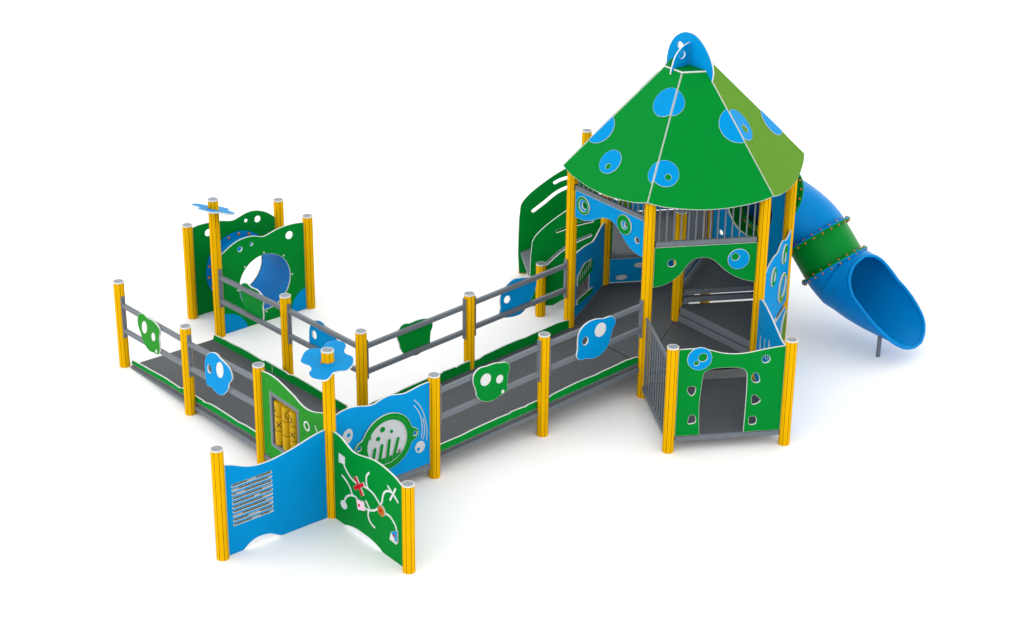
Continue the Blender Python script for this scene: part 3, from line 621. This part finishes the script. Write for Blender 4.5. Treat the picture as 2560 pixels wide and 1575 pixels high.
for s, z in ((0, 0),):
    pts = [(-.085, .335), (.40, .50), (.72, .70), (.82, .79)]
    lo = [[m.bm.verts.new((x, y, zz - dz)) for x, zz in pts] for y in (.10, 1.22) for dz in (0, .035)]
    for i in range(3):
        for a, b in ((0, 2), (3, 1), (1, 0), (2, 3)): m.bm.faces.new((lo[a][i], lo[a][i + 1], lo[b][i + 1], lo[b][i]))
    for i in (0, 3): m.bm.faces.new([lo[k][i] for k in (0, 1, 3, 2)])
    bmesh.ops.recalc_face_normals(m.bm, faces=m.bm.faces)
m.build('board', STEEL, cr)
for k in range(12):
    y = .15 + k * .093
    MB().bar((-.08, y, .337), (.40, y, .502), .012, .008, .002).build('rib', STEEL, cr)
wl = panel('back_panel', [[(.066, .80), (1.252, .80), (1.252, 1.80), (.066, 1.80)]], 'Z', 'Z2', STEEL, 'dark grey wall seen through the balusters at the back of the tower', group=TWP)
# low decorated panel at the back of the side platform
bw_ = panel('back_panel', [[(.066, .80)] + sm([(.066, 1.00), (.2, 1.05), (.36, 1.0), (.5, .93), (.62, 1.0), (.72, 1.16), (.86, 1.22), (1.0, 1.15), (1.1, .97), (1.252, .92)], 3) + [(1.252, .80)]], 'R2', 'Z2', BLUE, 'blue wavy panel with a lime patch glimpsed behind the tower bars', group=TWP)
inlay(bw_, 'patch', sm(circ(.52, .90, .09, 14), 2, True), LIME_AND_LIT, .006, -.0115)

# ------------------------------------------------------------------ roof
RF = thing('roof', 'pointed six sided green roof with blue spots on the tower', 'roof', (*PT['X'], 0))
RF['kind'] = 'thing'
cX = V2('X'); RE, ZE, RT, ZT = 1.431, 2.452, .284, 3.596
hexd = {k: (V2(k) - cX).normalized() for k in 'QIVWZR'}
SL = 1.5157; XE, XT = .7155, .142
def clip(poly, gap=.0035):
    """keep what lies between the two ridge lines of a facet"""
    k = (XE - XT) / SL
    for sg in (1, -1):
        f = lambda p: XE - k * p[1] - gap * 1.07 - sg * p[0]; o = []
        for a, b in zip(poly, poly[1:] + poly[:1]):
            fa, fb = f(a), f(b)
            if fa >= 0: o.append(a)
            if (fa >= 0) != (fb >= 0):
                t = fa / (fa - fb); o.append((a[0] + (b[0] - a[0]) * t, a[1] + (b[1] - a[1]) * t))
        poly = o
    return poly
FAC = {('Q', 'I'): (GREEN, [(.185, 1.138, .184, None), (-.50, .575, .193, None), (-.09, .262, .150, (-.08, .204, .036)), (.64, .37, .150, None)]),
       ('I', 'V'): (GREEN, [(-.325, 1.175, .170, None), (-.480, .333, .158, (-.45, .288, .036)), (.42, .868, .222, None)]),
       ('V', 'W'): (LIME_AND_LIT, [(-.29, .822, .204, (-.264, .755, .052)), (.49, .568, .194, None)]),  # right-hand green facet, its stronger light painted in as lime
       ('W', 'Z'): (GREEN, [(-.60, .45, .16, None), (.1, .5, .2, None), (.3, 1.1, .17, None)]),
       ('Z', 'R'): (GREEN, [(-.4, .5, .19, (-.35, .45, .05)), (.25, .9, .16, None)]),
       ('R', 'Q'): (LIME_AND_LIT, [(.49, .60, .18, None), (-.1, .35, .17, (-.1, .3, .05)), (-.2, 1.1, .15, None)])}  # left rear green facet, also with light put into the colour
sag = sm([(-XE + .0035, .004), (-.547, -.050), (-.36, -.083), (-.18, -.104), (0, -.111), (.18, -.104), (.36, -.083), (.547, -.050), (XE - .0035, .004)], 4)
for (a, b), (fm, spots) in FAC.items():
    A = Vector((*(hexd[a] * RE), ZE)); B = Vector((*(hexd[b] * RE), ZE)); T = Vector((*((hexd[a] + hexd[b]) / 2 * RT), ZT)); Mm = (A + B) / 2
    e1 = (B - A).normalized(); e2 = (T - Mm).normalized(); n = e1.cross(e2)
    mx = Matrix.Translation(Mm) @ Matrix((e1, -n, e2)).transposed().to_4x4()
    pn = sheet('roof_panel', [sag + [(XT - .003, SL - .004), (-XT + .003, SL - .004)]], .018, fm, WHITE, RF, 0, .0022); pn.matrix_local = mx
    for x, y, r, hole in spots:
        lp = [clip(circ(x, y, r, 64))]
        if hole: lp.append(circ(*hole, 28))
        sheet('spot', lp, .007, BLUE, WHITE, pn, -.0128, .0022)
for k in 'QIVWZR':
    p = hexd[k] * (RE - .03); q = hexd[k] * (RT + .0)
    MB().bar((*p, ZE - .018), (*q, ZT - .038), .035, .035).build('ridge_bar', STEEL, RF)
    p = hexd[k] * 1.26; q = hexd[k] * .98
    MB().bar((*p, 2.30), (*q, ZE + .42), .022, .03).build('brace', STEEL, RF)
hp = [tuple(hexd[k] * (RT + .006)) for k in 'QIVWZR']
tp_ = sheet('top_plate', [hp], .018, GREEN, WHITE, RF, 0, .004); tp_.matrix_local = Matrix.Translation((0, 0, ZT + .010)) @ Matrix.Rotation(-PI / 2, 4, 'X') @ Matrix.Diagonal((1, -1, 1, 1)) if False else Matrix.Translation((0, 0, ZT + .010)) @ Matrix(((1, 0, 0, 0), (0, 0, 1, 0), (0, -1, 0, 0), (0, 0, 0, 1)))
big = sm([(.379, 3.504), (.366, 3.56), (.360, 3.622), (.334, 3.739), (.265, 3.859), (.173, 3.937), (.082, 3.978), (0, 3.988), (-.06, 3.984), (-.127, 3.964), (-.228, 3.898), (-.308, 3.812), (-.368, 3.719), (-.393, 3.634), (-.394, 3.565), (-.379, 3.504)], 4) + [(-.28, 3.604), (.28, 3.604)]
f1 = sheet('finial_disc', [[(-s, z) for s, z in big], circ(-.150, 3.803, .042, 26)], .020, BLUE, WHITE, RF); f1.rotation_euler = (0, 0, -PI / 2)
half = [(-.295, 3.545), (-.287, 3.60)] + sm([(-.283, 3.617), (-.242, 3.734), (-.176, 3.814), (-.097, 3.862), (-.012, 3.880)], 4) + [(-.012, 3.606), (-.245, 3.606)]
f2 = sheet('finial_disc', [half, circ(-.125, 3.752, .044, 26)], .020, BLUE, WHITE, RF)
f3 = sheet('finial_disc', [[(-s, z) for s, z in half], circ(.125, 3.752, .044, 26)], .020, BLUE, WHITE, RF)

# ------------------------------------------------------------------ tube slide
SLD = thing('tube_slide', 'blue and green tube slide curving down from the back of the tower', 'slide', (7.33, -.95, 0))
base = Vector((7.33, -.95, 0))
def herm(p0, t0, p1, t1, n):
    o = []
    for i in range(n + 1):
        t = i / n; h = (2 * t ** 3 - 3 * t * t + 1, t ** 3 - 2 * t * t + t, -2 * t ** 3 + 3 * t * t, t ** 3 - t * t)
        P = p0 * h[0] + t0 * h[1] + p1 * h[2] + t1 * h[3]
        g_ = (6 * t * t - 6 * t, 3 * t * t - 4 * t + 1, -6 * t * t + 6 * t, 3 * t * t - 2 * t)
        o.append((P, (p0 * g_[0] + t0 * g_[1] + p1 * g_[2] + t1 * g_[3]).normalized()))
    return o
NS = 56
def ring(P, d, r, th=None):
    dn = (Vector((0, 0, -1)) + d * d.z).normalized(); sd_ = d.cross(dn); o = []
    for i in range(NS):
        a = 2 * PI * i / NS; o.append(P + (dn * math.cos(a) + sd_ * math.sin(a)) * r - base)
    return o
p0, d0 = Vector((6.640, .657, 1.585)), Vector((1, 0, 0))
p1, d1 = Vector((7.00, .66, 1.60)), Vector((.80, -.02, -.60)).normalized()
p2, d2 = Vector((7.44, .265, 1.11)), Vector((.10, -.67, -.74)).normalized()
p3 = p2 + d2 * .42
p4, d4 = Vector((7.47, -1.26, .44)), Vector((-.03, -.96, -.22)).normalized()
R0 = .385
def section(name, pts, m): return sweep(name, [ring(P, d, R0) for P, d in pts], m, SLD, .012)
section('entry_section', herm(p0, d0 * .35, p1, d1 * .40, 8), TUBE_G)
section('bend_section', herm(p1, d1 * .80, p2, d2 * .80, 22), TUBE_B)
section('straight_section', herm(p2, d2 * .42, p3, d2 * .42, 6), TUBE_G)
def flange(P, d, ma, mb, nb=22):
    for m_, k in ((ma, -1), (mb, 1)):
        m = MB(); q0 = P + d * .001 * k; q1 = P + d * .017 * k
        rg = [[m.bm.verts.new(v) for v in ring(q, d, r)] for q, r in ((q0, .392), (q0, .456), (q1, .452), (q1, .392))]
        for q in range(4):
            for i in range(NS): m.bm.faces.new((rg[q][i], rg[q][(i + 1) % NS], rg[(q + 1) % 4][(i + 1) % NS], rg[(q + 1) % 4][i]))
        bmesh.ops.recalc_face_normals(m.bm, faces=m.bm.faces); fo = m.build('flange', m_, SLD, True)
        dn = (Vector((0, 0, -1)) + d * d.z).normalized(); sd_ = d.cross(dn)
        for b in range(nb):
            a = 2 * PI * (b + .5) / nb; c = P + (dn * math.cos(a) + sd_ * math.sin(a)) * .428 + d * .022 * k - base
            MB().ball(c, .0165, n=8).build('bolt', ORANGE, fo, True)
flange(p1, d1, TUBE_G, TUBE_B); flange(p2, d2, TUBE_B, TUBE_G); flange(p3, d2, TUBE_G, TUBE_B)
pS, dS = Vector((7.53, -.345, .66)), Vector((-.02, -.975, -.22)).normalized()
path = herm(p3, d2 * .46, pS, dS * .46, 16) + herm(pS, dS * 1.1, Vector((7.515, -1.345, .595)), Vector((-.02, -.99, -.06)).normalized() * 1.1, 40)[1:]
LEN = [0.]
for q in range(1, len(path)): LEN.append(LEN[-1] + (path[q][0] - path[q - 1][0]).length)
def at(l):
    l = max(0, min(LEN[-1] - 1e-4, l)); i = max(q for q in range(len(LEN) - 1) if LEN[q] <= l); f = (l - LEN[i]) / (LEN[i + 1] - LEN[i])
    return path[i][0].lerp(path[i + 1][0], f), path[i][1].lerp(path[i + 1][1], f).normalized()
def sstep(x): x = max(0, min(1, x)); return x * x * (3 - 2 * x)
def mouth_point(l, a):
    P, d = at(l); dn = (Vector((0, 0, -1)) + d * d.z).normalized(); sd_ = d.cross(dn)
    r = R0 + .022 * sstep((l - .10) / .07)
    return P + (dn * math.cos(a) + sd_ * math.sin(a)) * r - base
TAB = [(0, 1.0), (20, .985), (37, .93), (55, .85), (65, .78), (81, .65), (95, .52), (104, .41), (125, .28), (150, .20), (180, .17)]
def TT(a):
    d = math.degrees(a); d = abs((d + 180) % 360 - 180)
    for (x0, y0), (x1, y1) in zip(TAB, TAB[1:]):
        if d <= x1: f = (d - x0) / (x1 - x0); return (y0 + (y1 - y0) * f) * 1.22 + LEN[-1] - 1.22
    return .2
NW = 30; rim = []
rings_ = [[mouth_point(TT(2 * PI * i / NS) * w / NW, 2 * PI * i / NS) for i in range(NS)] for w in range(NW + 1)]
mo = sweep('mouth_section', rings_, TUBE_B, SLD, .014)
rim = rings_[-1]
m = MB(); RR = []
for i in range(NS):
    t = (rim[(i + 1) % NS] - rim[i - 1]).normalized(); inw = (rings_[-2][i] - rim[i]); inw = (inw - t * inw.dot(t)).normalized(); o_ = t.cross(inw)
    RR.append([m.bm.verts.new(rim[i] + inw * .022 * math.cos(2 * PI * k / 10) + o_ * .022 * math.sin(2 * PI * k / 10)) for k in range(10)])
for i in range(NS):
    for k in range(10): m.bm.faces.new((RR[i][k], RR[(i + 1) % NS][k], RR[(i + 1) % NS][(k + 1) % 10], RR[i][(k + 1) % 10]))
bmesh.ops.recalc_face_normals(m.bm, faces=m.bm.faces); m.build('rim', TUBE_B, SLD, True)
MB().cyl((-.04, -.03, 0), (-.04, -.03, .285), .026, 16).build('support_leg', STEEL, SLD, True)

# ------------------------------------------------------------------ camera
cam = bpy.data.cameras.new('camera'); co = bpy.data.objects.new('camera', cam); C.objects.link(co)
cam.sensor_fit = 'HORIZONTAL'; cam.sensor_width = 36; cam.lens = 36 * 5101.476884 / 2560
cam.shift_x = (1280 - 1141.3047) / 2560; cam.shift_y = (797.5296 - 787.5) / 2560
cam.clip_start = .1; cam.clip_end = 1000
co.matrix_world = Matrix.Translation((-10.15561, -15.22236, 11.04965)) @ Matrix((vr, vu, -vf)).transposed().to_4x4()
bpy.context.scene.camera = co

# ------------------------------------------------------------------ light: white studio surround, brighter to the left and right
w = bpy.data.worlds.new('World'); bpy.context.scene.world = w; w.use_nodes = True
nt = w.node_tree; bg = nt.nodes['Background']
tcw = nt.nodes.new('ShaderNodeTexCoord'); sep = nt.nodes.new('ShaderNodeSeparateXYZ'); nt.links.new(tcw.outputs['Generated'], sep.inputs[0])
rmp = nt.nodes.new('ShaderNodeValToRGB'); mp_ = nt.nodes.new('ShaderNodeMapRange'); mp_.inputs['From Min'].default_value = -1; mp_.inputs['From Max'].default_value = 1
nt.links.new(sep.outputs['X'], mp_.inputs['Value']); nt.links.new(mp_.outputs['Result'], rmp.inputs['Fac'])
e = rmp.color_ramp.elements; e[0].position = 0; e[0].color = (1, 1, 1, 1); e[1].position = 1; e[1].color = (1, 1, 1, 1)
for p_, c_ in ((.25, .75), (.5, .6), (.75, .72)):
    x_ = e.new(p_); x_.color = (c_, c_, c_, 1)
mz = nt.nodes.new('ShaderNodeMapRange'); mz.inputs['From Min'].default_value = .1; mz.inputs['From Max'].default_value = 1; mz.inputs['To Min'].default_value = 1; mz.inputs['To Max'].default_value = .5
nt.links.new(sep.outputs['Z'], mz.inputs['Value'])
vm = nt.nodes.new('ShaderNodeVectorMath'); vm.operation = 'SCALE'; nt.links.new(rmp.outputs['Color'], vm.inputs[0]); nt.links.new(mz.outputs['Result'], vm.inputs['Scale'])
nt.links.new(vm.outputs['Vector'], bg.inputs['Color']); bg.inputs['Strength'].default_value = 3.1
sc = bpy.context.scene
sc.view_settings.view_transform = 'Standard'; sc.view_settings.look = 'None'; sc.view_settings.exposure = 0; sc.view_settings.gamma = 1
sc.view_settings.use_curve_mapping = False
